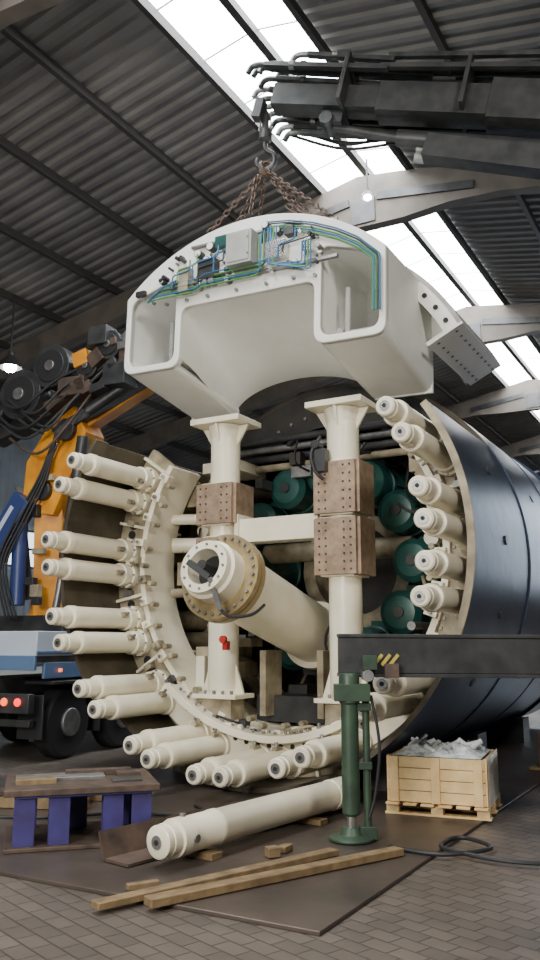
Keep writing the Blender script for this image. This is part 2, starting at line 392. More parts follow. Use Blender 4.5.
# ------------------------------------------------------------------ TOP SEGMENT
TILT=rad(1.6)
SGL=W((-.05,.7,3.07))
sg=empty('shield_top_segment',SGL,PHI,SC,TILT); OFF=(0,-.7,-3.0)
M2=Matrix.Translation(SGL)@Matrix.Rotation(PHI,4,'Z')@Matrix.Rotation(TILT,4,'Y')@Matrix.Scale(SC,4)@Matrix.Translation((0,-.7,-3.0))
def W2(p): return M2@Vector(p)
CZ=1.35; RO=2.5
def outer(x,r=RO): return CZ+math.sqrt(r*r-x*x)
def roundpoly(pts,rads,n=6):
    out=[]; N=len(pts)
    for i in range(N):
        p=Vector(pts[i]); a=Vector(pts[i-1]); c=Vector(pts[(i+1)%N]); r=rads[i]
        if r<=0: out.append(tuple(p)); continue
        u=(a-p).normalized(); v=(c-p).normalized(); p1=p+u*r; p2=p+v*r
        for k in range(n+1):
            t=k/n; out.append(tuple((1-t)**2*p1+2*t*(1-t)*p+t*t*p2))
    return out
def plate2d(name,loops,th,parent,m,y0,bev=.012):
    cu=bpy.data.curves.new(name,'CURVE'); cu.dimensions='2D'; cu.fill_mode='BOTH'; cu.extrude=th/2-bev; cu.bevel_depth=bev; cu.bevel_resolution=1; cu.offset=-bev
    for lp in loops:
        sp=cu.splines.new('POLY'); sp.points.add(len(lp)-1); sp.use_cyclic_u=True
        for i,(x,z) in enumerate(lp): sp.points[i].co=(x,z,0,1)
    tmp=bpy.data.objects.new(name+'_c',cu); scene.collection.objects.link(tmp)
    dg=bpy.context.evaluated_depsgraph_get(); me=bpy.data.meshes.new_from_object(tmp.evaluated_get(dg))
    bpy.data.objects.remove(tmp)
    me.transform(Matrix.Translation((0,y0,0))@Matrix.Rotation(math.pi/2,4,'X'))
    me.materials.clear(); me.materials.append(m)
    for p in me.polygons: p.use_smooth=False
    o=bpy.data.objects.new(name,me); scene.collection.objects.link(o); o.parent=parent; o.location=OFF
    return o
XW=1.74; XI=.90; ZB=2.16; ZM=2.90
outl=[(-XW,ZB),(-XI,ZB),(-XI,ZM),(XI,ZM),(XI,ZB),(XW,ZB)]
top=[(x,outer(x)) for x in [XW-2*XW*i/28 for i in range(29)]]
pts=outl+top
rr=[.14,.16,.12,.12,.16,.14]+[0]*29
fo=roundpoly(pts,rr)
def hole(sx):
    hp=[(sx*.98,2.24),(sx*1.665,2.24),(sx*1.665,3.10),(sx*.98,3.30)]
    return roundpoly(hp,[.13,.13,.12,.12])
plate2d('front_face_plate',[fo,hole(1),hole(-1)],.10,sg,WHITE,.05)
b=B()
YR=1.5
am=math.degrees(math.acos(XW/RO))
b.arc(RO-.06,RO,am,180-am,.05,YR,WHITE,seg=36,cz=CZ)
for sx in(-1,1):
    h=hole(sx)
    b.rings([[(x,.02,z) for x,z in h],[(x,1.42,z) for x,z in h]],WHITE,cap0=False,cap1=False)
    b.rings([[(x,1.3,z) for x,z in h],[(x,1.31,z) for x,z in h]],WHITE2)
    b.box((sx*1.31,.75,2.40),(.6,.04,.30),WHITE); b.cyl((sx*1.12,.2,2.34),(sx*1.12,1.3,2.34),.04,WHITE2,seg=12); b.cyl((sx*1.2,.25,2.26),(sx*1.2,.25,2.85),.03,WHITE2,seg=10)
    def legout(y):
        t=y/YR; zb=ZB-.24*t
        return [(x,y,z) for x,z in roundpoly([(sx*XW,outer(XW)-.0),(sx*XW,zb),(sx*(XI+.0),zb)],[0,.14,.16])]
    b.rings([legout(.05),legout(.5),legout(1.0),legout(YR)],WHITE,closed=False)
N=41
def front(u):
    poly=roundpoly([(-XI-.0,ZB+.10),(-XI,ZM),(XI,ZM),(XI,ZB+.10)],[0,.14,.14,0]);
    Ls=[0]
    for i in range(1,len(poly)): Ls.append(Ls[-1]+(Vector(poly[i])-Vector(poly[i-1])).length)
    t=u*Ls[-1]
    for i in range(1,len(poly)):
        if t<=Ls[i]+1e-9:
            k=(t-Ls[i-1])/(Ls[i]-Ls[i-1]); return Vector(poly[i-1]).lerp(Vector(poly[i]),k)
    return Vector(poly[-1])
def rear(u):
    a=math.pi*(1-u); return Vector((1.02*math.cos(a),1.90+.42*math.sin(a)))
rs=[]
for k in range(9):
    t=k/8; e=t*t*(3-2*t)*.6+t*.4
    rs.append([(lambda v:(v.x,.06+t*(YR-.06),v.y))(front(i/(N-1)).lerp(rear(i/(N-1)),e)) for i in range(N)])
b.rings(rs,WHITE,closed=False)
V=[[],[]]
for i in range(N):
    r_=rear(i/(N-1)); x=r_.x; V[0].append(b.bm.verts.new((x,YR,r_.y)))
    a=rad(180-am-(180-2*am)*i/(N-1)); V[1].append(b.bm.verts.new((RO*math.cos(a),YR,CZ+RO*math.sin(a))))
for i in range(N-1): b.face([V[0][i],V[0][i+1],V[1][i+1],V[1][i]],WHITE)
for sx in(-1,1):
    b.rings([[(sx*1.0,YR,1.91),(sx*XW,YR,1.91),(sx*XW,YR,outer(XW))],[(sx*1.0,YR+.04,1.91),(sx*XW,YR+.04,1.91),(sx*XW,YR+.04,outer(XW))]],WHITE)
b.obj('segment_body',sg,loc=OFF)
b=B()
AE=28
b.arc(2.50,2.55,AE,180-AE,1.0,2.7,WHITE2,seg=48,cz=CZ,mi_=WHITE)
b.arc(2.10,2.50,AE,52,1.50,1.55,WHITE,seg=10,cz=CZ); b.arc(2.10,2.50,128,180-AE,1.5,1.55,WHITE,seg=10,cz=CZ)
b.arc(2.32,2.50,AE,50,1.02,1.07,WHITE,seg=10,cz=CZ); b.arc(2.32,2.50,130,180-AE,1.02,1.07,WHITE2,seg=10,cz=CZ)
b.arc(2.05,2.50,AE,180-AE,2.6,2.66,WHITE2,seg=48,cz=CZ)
for a in (31,36,41,46):
    x,z=pol(2.41,a); b.cyl((x,1.02,CZ+z),(x,1.0,CZ+z),.03,DARK,seg=10)
for a in(AE,180-AE):
    R=Matrix.Rotation(-rad(a),3,'Y'); c,s_=pol(1,a)
    b.box((2.32*c,1.85,CZ+2.32*s_),(.46,1.7,.05),WHITE,R)
    for r_ in(2.20,2.44):
        for y in [1.1+.17*k for k in range(10)]:
            n=R@Vector((0,0,1)); p=Vector((r_*c,y,CZ+r_*s_)); b.cyl(p-n*.030,p+n*.030,.018,DARKST,seg=8)
b.obj('outer_skin',sg,loc=OFF)
# valve panel
b=B()
b.box((.02,-.10,3.40),(.34,.20,.40),GREYBOX); b.box((.02,-.205,3.40),(.28,.012,.34),WHITE2)
for zz in(3.30,3.50): b.cyl((.15,-.21,zz),(.15,-.225,zz),.012,STEEL,seg=8)
b.box((0,-.03,3.12),(2.4,.05,.04),STEEL); b.box((0,-.03,3.62),(1.5,.05,.03),STEEL)
b.box((.45,-.06,3.32),(.26,.12,.2),BRIGHT); b.box((-.48,-.06,3.28),(.24,.12,.24),DARKST); b.box((-.80,-.06,3.2),(.14,.12,.3),CREAM2)
b.box((-.30,-.04,3.60),(.18,.08,.14),GREENM); b.box((.62,-.05,3.52),(.12,.1,.1),DARKST); b.box((.85,-.05,3.3),(.1,.1,.14),BRIGHT)
for k in range(7): b.box((-.95+.09*k,-.06,3.14),(.06,.11,.12),random.choice([STEEL,DARKST,BRIGHT]))
for (x,z,r) in((-.45,3.56,.055),(-.62,3.5,.05),(.30,3.66,.05),(-.5,3.40,.045),(.46,3.56,.045),(-.2,3.1,.04),(.7,3.12,.04),(-1.15,3.25,.035)):
    b.cyl((x,0,z),(x,-.09,z),r,DARKST,seg=18); b.cyl((x,-.09,z),(x,-.10,z),r*.8,WHITE,seg=18)
for k in range(46):
    x=random.uniform(-1.15,1.0); z=random.uniform(3.05,3.58)
    if abs(x-.02)<.2: continue
    b.cyl((x,0,z),(x,-random.uniform(.05,.12),z),random.uniform(.014,.03),random.choice([STEEL,BRIGHT,DARKST,BLACK]),seg=10)
def run(p,m,r=.010,y=-.11): b.pipe([(x,y,z) for x,z in p],r,m)
HC=[GREENH,BLUEH,GREENH,DARKST,GREENH,BLUEH]
for k in range(6):
    o=k*.030
    run([(-1.34+o*.4,3.0+o*.3),(-1.22+o,3.02+o),(-.62+o*.4,3.02+o),(-.56+o*.4,3.06+o),(.20+o,3.06+o),(.24+o,3.10+o),(.24+o,3.55)],HC[k],.0095,-.10-.012*(k%2))
for k in range(5):
    o=k*.030
    zt=lambda x:outer(x)-.12-o
    run([(.26+o*.3,3.45),(.26+o*.3,zt(.3)),(.6,zt(.6)),(.9,zt(.9)),(1.2,zt(1.2)),(1.45,zt(1.45)),(1.705-o*.7,3.02-o*.3),(1.705-o*.7,2.40)],[BLUEH,DARKST,GREENH,BLUEH,GREENH][k],.0105,-.06-.012*(k%2))
for k in range(4):
    o=k*.035
    run([(.36+o,3.60),(.36+o,3.16-o*.3),(.80+o,3.10-o),(.80+o,3.34)],[BLUEH,BLUEH,GREENH,BLUEH][k],.0095)
for x0,x1,z0,z1,m_ in((-.95,-.70,3.10,3.42,BLUEH),(-.88,-.60,3.16,3.48,GREENH),(-.66,-.30,3.20,3.52,BLUEH),(-.58,-.22,3.12,3.46,DARKST),(-.36,-.18,3.2,3.62,BLUEH),(.5,.72,3.2,3.5,BLUEH),(.56,.9,3.26,3.42,DARKST)):
    run([(x0,z0),(x0,(z0+z1)/2),(x1,(z0+z1)/2+.03),(x1,z1)],m_,.010,-.13)
for x,z in((-1.3,3.02),(-1.1,2.97),(-.8,2.97),(-.5,2.97),(-.1,2.97),(.3,2.97),(.65,2.97),(.92,2.95),(.94,3.4),(-1.5,3.15)):
    b.cyl((x,0,z),(x,-.04,z),.022,STEEL,seg=8)
b.box((-1.50,-.03,3.17),(.14,.05,.07),BLACK)
b.obj('valve_panel',sg,loc=OFF,bevel=.005)
b=B()
lugs=[(-1.15,.35),(-.55,1.1),(.95,.35),(.65,1.2)]
for x,y in lugs:
    z=outer(x); b.prism([(x-.1,z-.03),(x+.1,z-.03),(x+.06,z+.13),(x-.06,z+.13)],y-.02,y+.02,WHITE2)
b.box((-.25,.5,outer(.25)+.10),(.5,.3,.2),DARKST); b.box((.3,.9,outer(.3)+.12),(.35,.4,.24),STEEL)
b.obj('lifting_lugs',sg,loc=OFF)

# ------------------------------------------------------------------ chains / hook
HK=Vector((-.06,10.15,7.98))
b=B()
for x,y in lugs:
    p=W2((x,y,outer(x)+.14)); 
    b.chain(HK+Vector((0,0,-.12)),p,CHAIN)
b.chain(HK+Vector((-.08,0,-.25)),W2((-.9,.6,outer(.9)+.12)),CHAIN,sag=.12); b.chain(HK+Vector((.08,0,-.25)),W2((.75,.5,outer(.75)+.12)),CHAIN,sag=.10)
b.chain(HK+Vector((-.12,0,-.2)),W2((-.2,.4,outer(.2)+.3)),CHAIN)
b.chain(W2((-1.15,.35,outer(1.15)+.16)),W2((-.3,.4,outer(.3)+.3)),CHAIN,sag=.05)
b.chain(W2((.95,.35,outer(.95)+.16)),W2((.2,.6,outer(.2)+.42)),CHAIN,sag=.08)
for k in range(4): b.link(HK+Vector((0,0,-.1)),Vector((math.cos(k)*.4,math.sin(k)*.4,1)),Vector((1,.3*k,0)),.22,.06,.018,CHAIN)
b.obj('lifting_chain')
b=B()
b.tube([HK+Vector((0,0,.42)),HK+Vector((0,0,.2)),HK+Vector((.10,0,.12)),HK+Vector((.11,0,-.02)),HK+Vector((0,0,-.11)),HK+Vector((-.11,0,-.04)),HK+Vector((-.1,0,.05))],.035,DARKST,seg=10)
b.lathe(HK+Vector((0,0,.30)),(0,0,1),[(0,.05),(.03,.09),(.16,.09),(.18,.05),(.45,.045)],DARKST,seg=16)
b.beam(HK+Vector((-.07,0,.4)),HK+Vector((-.07,0,.74)),.02,.1,STEEL); b.beam(HK+Vector((.07,0,.4)),HK+Vector((.07,0,.74)),.02,.1,STEEL)
b.cyl(HK+Vector((-.1,0,.5)),HK+Vector((.1,0,.5)),.03,BRIGHT,seg=12)
b.obj('crane_hook')

# ------------------------------------------------------------------ crane boom upper right
T=Vector((-.22,10.1,9.02)); E=Vector((6.2,8.1,7.35)); e=(E-T).normalized(); sd=e.cross(Vector((0,0,1))).normalized(); up=sd.cross(e)
RB=Matrix((e,-sd,up)).transposed()
b=B()
def bp(t,s_,u): return T+e*t+sd*s_+up*u
GREYT=mat('boom_grey_green',(.12,.13,.125),.33,.6,(.05,.055,.055),5)
b.beam(bp(.35,0,-.12),bp(6.6,0,-.12),.30,.30,DARKST); b.beam(bp(1.8,0,-.12),bp(6.6,0,-.14),.36,.40,DARKST); b.beam(bp(3.2,0,-.12),bp(6.6,0,-.16),.42,.52,DARKST)
TB=[(-.26,.20,.0),(-.14,.28,.12),(0,.34,.05),(.14,.30,.2),(.27,.20,.1),(-.32,.10,.06),(-.34,.00,.14),(-.34,-.10,.24),(-.34,-.20,.34),(-.34,-.30,.46),(-.34,.36,.35),(-.20,.44,.3),(.1,.48,.6),(-.30,-.40,.60),(-.36,.20,.5)]
for i,(s_,u,t0) in enumerate(TB):
    b.beam(bp(t0+.1,s_,u),bp(1.9+.25*(i%4),s_*1.15,u*.9-.02),.085,.06,GREYT if i%2 else DARKST)
    b.beam(bp(1.8+.25*(i%4),s_*1.1,u*1.0-.01),bp(6.4,s_*1.25,u*1.2+.03),.08,.06,DARKST if i%3 else GREYT)
    b.tube([bp(t0+.12,s_,u),bp(t0,s_,u),bp(t0-.08,s_,u-.04),bp(t0-.11,s_,u-.13)],.040,GREYT if i%3 else STEEL,seg=10,sub=4)
    b.cyl(bp(t0+.45,s_,u),bp(t0+.52,s_,u),.055,STEEL if i%4==0 else DARKST,seg=12)
for t in(1.35,2.9,4.3):
    b.box(bp(t,0,.03),(.05,.74,.66),DARKST,RB)
for k in range(9):
    b.tube([bp(.5,-.40,.18-.07*k),bp(1.3,-.46,-.05-.05*k+random.uniform(-.1,.1)),bp(2.1,-.44,.08-.06*k),bp(3.0,-.48,-.12-.04*k+random.uniform(-.1,.1)),bp(4.6,-.46,.05-.05*k)],.022,BLACK,seg=6)
for k in range(6):
    b.tube([bp(1.5+.1*k,-.42,.35),bp(1.75+.1*k,-.50,-.1),bp(1.6+.12*k,-.46,-.35),bp(1.9+.1*k,-.44,-.15)],.032,BLACK if k%2 else GREYT,seg=8)
b.cyl(bp(2.1,-.12,-.52),bp(5.0,-.12,-.60),.11,DARKST,seg=18); b.cyl(bp(1.2,-.12,-.42),bp(2.1,-.12,-.52),.06,DARKST,seg=14)
b.cyl(bp(1.15,-.25,-.40),bp(1.15,.1,-.40),.09,GREYT,seg=16); b.box(bp(1.2,-.1,-.28),(.3,.3,.3),DARKST,RB)
b.box(bp(2.5,-.25,-.55),(.26,.26,.26),GREYBOX,RB); b.cyl(bp(2.35,-.25,-.70),bp(2.75,-.25,-.72),.07,GREYBOX,seg=14)
b.beam(bp(.15,0,-.14),bp(.15,0,-.42),.16,.12,DARKST)
b.beam(bp(2.5,-.1,-.66),bp(6.4,0,-1.0),.26,.30,DARKST)
b.obj('crane_jib',bevel=.008)

# ------------------------------------------------------------------ knuckle crane truck (left)
tr=empty('crane_truck',(-3.7,13.0,0),rad(-24))
b=B()
b.box((-.1,1.5,1.02),(.9,5.4,.22),DARKST)
b.box((-.15,1.6,1.42),(2.4,5.4,.10),DARKST)
b.box((1.03,1.6,1.62),(.05,5.4,.34),TWHITE); b.box((1.04,1.6,1.50),(.06,5.4,.05),TBLUE)
b.box((-.15,-1.08,1.62),(2.4,.05,.34),TWHITE); b.box((-.15,-1.1,1.36),(2.4,.06,.20),TBLUE)
b.box((-.15,-1.12,.82),(2.35,.12,.26),DARKST); b.box((-.15,-1.0,.55),(2.2,.10,.10),DARKST)
b.box((1.02,1.6,1.25),(.05,5.0,.22),TBLUE)
for x in(-1.0,-.75,.62,.85):
    b.cyl((x,-1.18,.84),(x,-1.21,.84),.055,REDL if x not in(-.75,.62) else ORL,seg=16)
b.box((.05,-1.19,.84),(.5,.02,.12),TWHITE)
for k in range(4): b.box((1.08,-.6+k*1.3,1.25),(.02,.08,.05),ORL)
for y in(-.2,1.15,4.2):
    for x in(-1.05,.8):
        b.lathe((x-.15,y,.51),(1,0,0),[(0,.25),(.02,.46),(.08,.51),(.26,.51),(.32,.46),(.33,.27)],BLACK,seg=28)
        b.cyl((x+.17,y,.51),(x+.22,y,.51),.2,STEEL,seg=18)
    b.box((.85,y,1.08),(.5,1.15,.05),BLACK)
for y in(-.85,.48): b.box((.8,y,.62),(.44,.03,.6),BLACK)
b.box((.9,2.9,.75),(.4,.9,.5),GREYBOX)
b.box((-.1,5.2,2.0),(2.4,1.9,2.0),TWHITE); b.box((-.1,4.24,2.3),(1.6,.03,.6),BLACK)
b.obj('truck_body',tr,bevel=.015)
b=B()
b.box((-.15,.6,1.75),(1.3,.9,.6),DARKST); b.lathe((-.15,.6,1.5),(0,0,1),[(0,.45),(.5,.42),(.6,.3),(1.0,.27)],YEL,seg=24)
b.beam((-.10,.6,1.9),(.05,.3,4.0),.44,.52,YEL); b.beam((-.25,.25,2.3),(-.42,.05,4.1),.1,.12,DARKST)
b.prism([(-.35,3.7),(.28,3.6),(.62,4.3),(.85,4.9),(.60,5.35),(.05,5.0),(-.3,4.5)],.05,.55,YEL)
b.cyl((.1,-.05,4.0),(.1,.65,4.0),.16,DARKST,seg=20); b.cyl((.5,-.05,4.95),(.5,.65,4.95),.18,DARKST,seg=20)
b.cyl((-.28,.0,2.2),(-.30,0,3.5),.12,CBLUE,seg=18); b.cyl((-.30,0,3.5),(.35,0,4.75),.05,BRIGHT,seg=14)
b.beam((-1.1,0,2.6),(-.2,0,3.9),.3,.34,CBLUE); b.beam((-.95,-.16,2.9),(-.35,-.16,3.75),.02,.08,TWHITE)
b.cyl((.60,.0,2.9),(.85,0,4.8),.10,DARKST,seg=16); b.cyl((.45,0,2.0),(.60,0,2.9),.06,BRIGHT,seg=12)
for k in range(4): b.tube([(-.4+.07*k,-.1,2.0),(-.55+.06*k,-.2,2.8),(-.3+.08*k,-.15,3.5),(.1+.05*k,-.1,4.2),(.4,-.1,4.9)],.022,BLACK,seg=6)
for k in range(9):
    z0=random.uniform(2.2,4.2); b.box((random.uniform(-.3,.3),-.0,z0),(random.uniform(.08,.2),.12,random.uniform(.08,.2)),random.choice([DARKST,STEEL,BLACK,CREAM2]))
b.beam((.45,.3,5.0),(2.5,.9,6.35),.34,.26,YEL); b.beam((-1.2,.3,5.05),(1.8,.4,6.05),.34,.30,DARKST); b.beam((-1.4,.1,5.5),(1.2,.2,6.15),.2,.2,DARKST)
b.beam((.3,.0,4.9),(2.4,.5,6.1),.22,.16,DARKST); b.beam((.2,-.1,5.3),(2.3,.3,6.5),.2,.16,RUST)
for (x,z,r) in((-.35,5.60,.42),(.25,6.0,.36),(.95,5.9,.2),(-.9,5.4,.22),(1.35,6.2,.24)):
    b.cyl((x,-.15,z),(x,.12,z),r,DARKST,seg=28); b.cyl((x,-.17,z),(x,-.15,z),r*.75,BLACK,seg=28); b.cyl((x,-.2,z),(x,-.16,z),r*.25,STEEL,seg=16)
for k in range(7): 
    z0=4.8+random.random()*.9; b.tube([(-.9+.1*k,-.15,z0),(-.2+.1*k,-.3,z0-.35),(.5+.05*k,-.2,z0+.1),(1.5,0,6.1)],.025,random.choice([BLACK,DARKST,RUST]),seg=6)
b.box((1.5,.0,5.7),(.4,.4,.35),DARKST); b.box((1.9,.3,6.3),(.5,.4,.3),DARKST); b.box((.7,0,5.6),(.5,.4,.3),RUST); b.box((1.2,-.1,6.35),(.35,.3,.3),DARKST); b.box((1.7,0,6.0),(.3,.3,.4),RUST)
for k in range(10):
    x=random.uniform(.2,2.2); z=5.4+.35*x+random.uniform(-.3,.35); b.box((x,-.05,z),(random.uniform(.1,.3),.3,random.uniform(.08,.25)),random.choice([DARKST,DARKST,YEL,RUST,STEEL]),Matrix.Rotation(random.uniform(-.7,0),3,'Y'))
b.cyl((.9,0,5.2),(2.1,.3,6.0),.1,DARKST,seg=16)
b.obj('knuckle_crane',tr,bevel=.012)

# ------------------------------------------------------------------ outrigger support with beam
og=empty('outrigger_support',(.72,7.5,0))
b=B()
b.ibeam((-.12,0,1.53),(5.2,.05,1.50),.22,.34,.03,DARKST); b.beam((-.12,-.09,1.53),(5.2,-.04,1.50),.02,.30,DARKST)
HAZ=mat('hazard_yellow',(.45,.36,.06),.5)
R45=Matrix.Rotation(rad(40),3,'Y')
for k in range(3): b.box((.22+.07*k,-.108,1.49),(.03,.006,.12),HAZ,R45)
b.box((.14,-.16,1.47),(.12,.10,.12),OLIVE); b.box((.33,-.15,1.40),(.12,.08,.12),RUST)
b.cyl((.12,-.22,1.36),(.12,-.02,1.36),.05,STEEL,seg=14)
b.box((-.02,-.16,1.22),(.30,.18,.14),OLIVE)
b.obj('outrigger_beam',og,bevel=.006)
b=B()
b.lathe((-.04,-.16,.22),(0,0,1),[(0,.055),(.02,.075),(.9,.075),(.92,.09),(1.12,.09),(1.16,.075)],OLIVE,seg=20)
b.cyl((-.04,-.16,.10),(-.04,-.16,.25),.045,BRIGHT,seg=16)
b.lathe((-.04,-.16,.035),(0,0,1),[(0,.19),(.02,.19),(.04,.10),(.10,.07)],OLIVE,seg=24)
b.cyl((.10,-.14,.10),(.10,-.14,1.25),.032,OLIVE,seg=14); b.box((.10,-.14,.09),(.14,.14,.1),OLIVE)
b.box((.03,-.15,.62),(.22,.08,.06),OLIVE); b.box((.03,-.15,1.1),(.22,.10,.06),OLIVE)
b.tube([(.14,-.2,1.2),(.2,-.22,.8),(.16,-.2,.4),(.1,-.2,.2)],.014,BLACK)
b.obj('jack_leg',og,bevel=.004)

# ------------------------------------------------------------------ cylinder lying on floor
cyl0=Vector((-.82,6.42,.215)); cyl1=Vector((.74,8.55,.215)); d=(cyl1-cyl0).normalized(); L=(cyl1-cyl0).length
b=B()
b.lathe(cyl0,d,[(0,.10),(.012,.118),(.05,.118),(.055,.112),(.07,.112),(.075,.122),(.13,.122),(.135,.112),(.16,.112),(.165,.140),(.30,.140),(.31,.132),(.6,.132),(.61,.138),(.66,.138),(.67,.132),(L-.3,.132),(L-.29,.14),(L,.14)],CREAM,seg=32)
b.cyl(cyl0,cyl0-d*.01,.05,BRIGHT,seg=16); b.cyl(cyl0-d*.01,cyl0-d*.015,.02,DARK,seg=10)
sdv=d.cross(Vector((0,0,1)))
b.cyl(cyl0+d*.27+sdv*.13,cyl0+d*.27+sdv*.16,.03,STEEL,seg=10); b.cyl(cyl0+d*.27+Vector((0,0,.13)),cyl0+d*.27+Vector((0,0,.16)),.025,STEEL,seg=10)
b.obj('hydraulic_cylinder')
b=B()
p0=cyl0-d*.08; p1=cyl0+d*2.75
def off(p,o,z): return Vector((p.x,p.y,z))+sdv*o
b.beam(off(p0,-.50,.14),off(p1,-.34,.14),.02,.21,RUST,roll=rad(-18))
b.beam(off(p0,-.34,.045),off(p1,-.18,.045),.28,.02,RUST)
b.beam(off(p0+d*.5,.0,.053),off(p0+d*.62,.0,.053),.34,.045,WOOD); b.beam(off(p0+d*2.0,.0,.053),off(p0+d*2.12,.0,.053),.34,.045,WOOD)
b.obj('angle_iron_rail')
b=B()
for (x,y,z,r,s3) in((.02,6.78,.07,20,(.10,.09,.07)),(.12,6.95,.055,60,(.13,.07,.05))):
    b.box((x,y,z),s3,WOOD,Matrix.Rotation(rad(r),3,'Z'))
b.obj('wooden_wedge',bevel=.005)

# ------------------------------------------------------------------ purple stand
st=empty('steel_support_stand',(-1.62,7.46,0.03),rad(16),.82); st.scale=(.82,.82,1.0)
b=B()
for x,y in((-.55,-.38),(-.22,-.38),(.30,-.38),(.58,-.38),(-.52,.38),(.0,.38),(.48,.38)):
    b.ibeam((x,y,.03),(x,y,.40),.20,.18,.022,PURPLE)
b.obj('legs',st,bevel=.003)
b=B()
b.box((0,0,.015),(1.45,1.1,.03),RUST); b.box((0,0,.44),(1.50,1.1,.05),RUST); b.box((.02,-.02,.41),(1.3,1.0,.03),PURPLE)
b.box((-.2,.1,.475),(.9,.3,.03),STEEL); b.box((-.45,-.15,.48),(.4,.16,.045),WOOD); b.box((.2,.25,.49),(.7,.12,.05),RUST)
b.box((.45,-.2,.47),(.3,.25,.025),DARKST); b.box((.5,.1,.48),(.25,.2,.05),RUST)
b.obj('top_plate',st,bevel=.005)
b=B()
b.box((0,-.2,.05),(1.3,.12,.1),WOOD); b.box((.1,.3,.05),(1.3,.12,.1),WOOD); b.box((.05,.1,.13),(1.0,.7,.04),RUST); b.box((-.3,.1,.19),(.3,.25,.08),DARKST); b.box((.3,.0,.18),(.5,.14,.06),WOOD)
b.obj('scrap_timber_stack',loc=(-2.4,8.9,.035),rotz=rad(-10))

# ------------------------------------------------------------------ timbers foreground
def timber(p0,p1,w,h,name='timber_beam',m=WOOD):
    b=B(); b.beam(p0,p1,w,h,m); b.obj(name,bevel=.006)
timber((-.76,5.56,.060),(1.0,6.85,.060),.11,.055)
timber((-1.08,5.52,.052),(.50,6.86,.052),.10,.045)
timber((-.95,5.92,.050),(-.75,6.02,.050),.06,.04)

# ------------------------------------------------------------------ crate
cr=empty('wooden_crate',(1.72,8.62,.03),rad(-22),1.04)
b=B()
w,dp=.86,.78
for y in(-dp/2+.05,0,dp/2-.05):
    b.box((0,y,.01),(w+.1,.1,.02),PINE)
    for x in(-w/2+.02,0,w/2-.02): b.box((x,y,.055),(.11,.1,.07),PINE)
for i in range(6): b.box((-w/2+.03+i*(w-.06)/5,0,.10),(.12,dp+.1,.02),PINE)
b.obj('pallet',cr,bevel=.003)
b=B()
z0=.115
for k in range(4):
    z=z0+.05+k*.10
    for y in(-dp/2,dp/2): b.box((0,y,z),(w,.018,.094),PINE)
    for x in(-w/2,w/2): b.box((x,0,z),(.018,dp,.094),PINE)
for y in(-dp/2-.018,dp/2+.018):
    for x in(-w/2+.05,0,w/2-.05): b.box((x,y,z0+.2),(.08,.018,.40),PINE)
for x in(-w/2-.018,w/2+.018):
    for y in(-dp/2+.05,dp/2-.05): b.box((x,y,z0+.2),(.018,.08,.40),PINE)
b.box((0,0,z0+.15),(w-.04,dp-.04,.3),WOOD)
b.obj('slatted_box',cr,bevel=.003)
b=B()
# crumpled transparent film over small parts
G=34; rows=[]
for j in range(G+1):
    row=[]
    for i in range(G+1):
        u=i/G*2-1; v=j/G*2-1; edge=max(abs(u),abs(v))
        x=u*(w/2-.03); y=v*(dp/2-.03)
        h=noise.noise(Vector((x*9,y*9,1.7)))*.055+noise.noise(Vector((x*22,y*22,4)))*.035
        row.append((x,y,z0+.40+.06*(1-edge**3)+h*(1-edge**6)))
    rows.append(row)
b.rings(rows,PLASTIC,closed=False)
for k in range(26):
    x=random.uniform(-w/2+.1,w/2-.1); y=random.uniform(-dp/2+.1,dp/2-.1); z=z0+.44+random.uniform(0,.05)
    R=Euler([random.uniform(-.8,.8) for _ in range(3)]).to_matrix()
    v=R@Vector((.06,0,0)); b.cyl(Vector((x,y,z))-v,Vector((x,y,z))+v,random.uniform(.012,.028),random.choice([PLASTIC,BRIGHT,PLASTIC,GREYBOX]),seg=10)
b.obj('wrapped_parts',cr,angle=20)
b=B()
for k in range(9):
    x=w/2+.032; y=-dp/2+.08+k*.078
    b.box((x,y,z0+.2),(.004,.03,.44),PLASTIC)
b.obj('wrap_strips',cr)

b=B(); b.box((0,0,.25),(1.1,.7,.42),RUST); b.box((0,0,.02),(1.3,.9,.04),WOOD); b.box((0,0,.47),(.9,.6,.03),DARKST); b.box((.35,.1,.62),(.25,.25,.28),DARKST)
b.obj('steel_block',loc=(4.1,11.2,.03),rotz=PHI,bevel=.01)

# ------------------------------------------------------------------ plates on floor
pc=Vector((.284,5.13,0))+Matrix.Rotation(PHI,3,'Z')@Vector((-2.6,6.0,0))
PLATE=mat('floor_plate_brown',(.095,.072,.058),.42,.25,(.045,.037,.032),1.6,.15)
b=B(); b.box((0,0,.014),(5.2,12.0,.028),PLATE); b.obj('steel_floor_plate',loc=pc,rotz=PHI,bevel=.005)

# ------------------------------------------------------------------ cables
b=B()
b.tube([(.95,7.05,.05),(1.05,6.95,.045),(1.35,6.8,.045),(1.75,7.0,.045),(1.62,7.35,.045),(1.45,7.25,.045),(1.4,6.95,.045),(2.0,6.55,.04),(3.4,6.7,.03),(5,6.4,.03)],.017,BLACK,seg=8,sub=8)
b.obj('power_cable')
b=B()
b.tube([(-.75,8.75,.045),(-.6,8.4,.045),(-.75,8.2,.045),(-1.4,8.35,.05),(-2.0,8.15,.05),(-2.9,8.2,.03),(-3.6,7.6,.03)],.015,BLACK,seg=8,sub=8)
b.obj('power_cable')

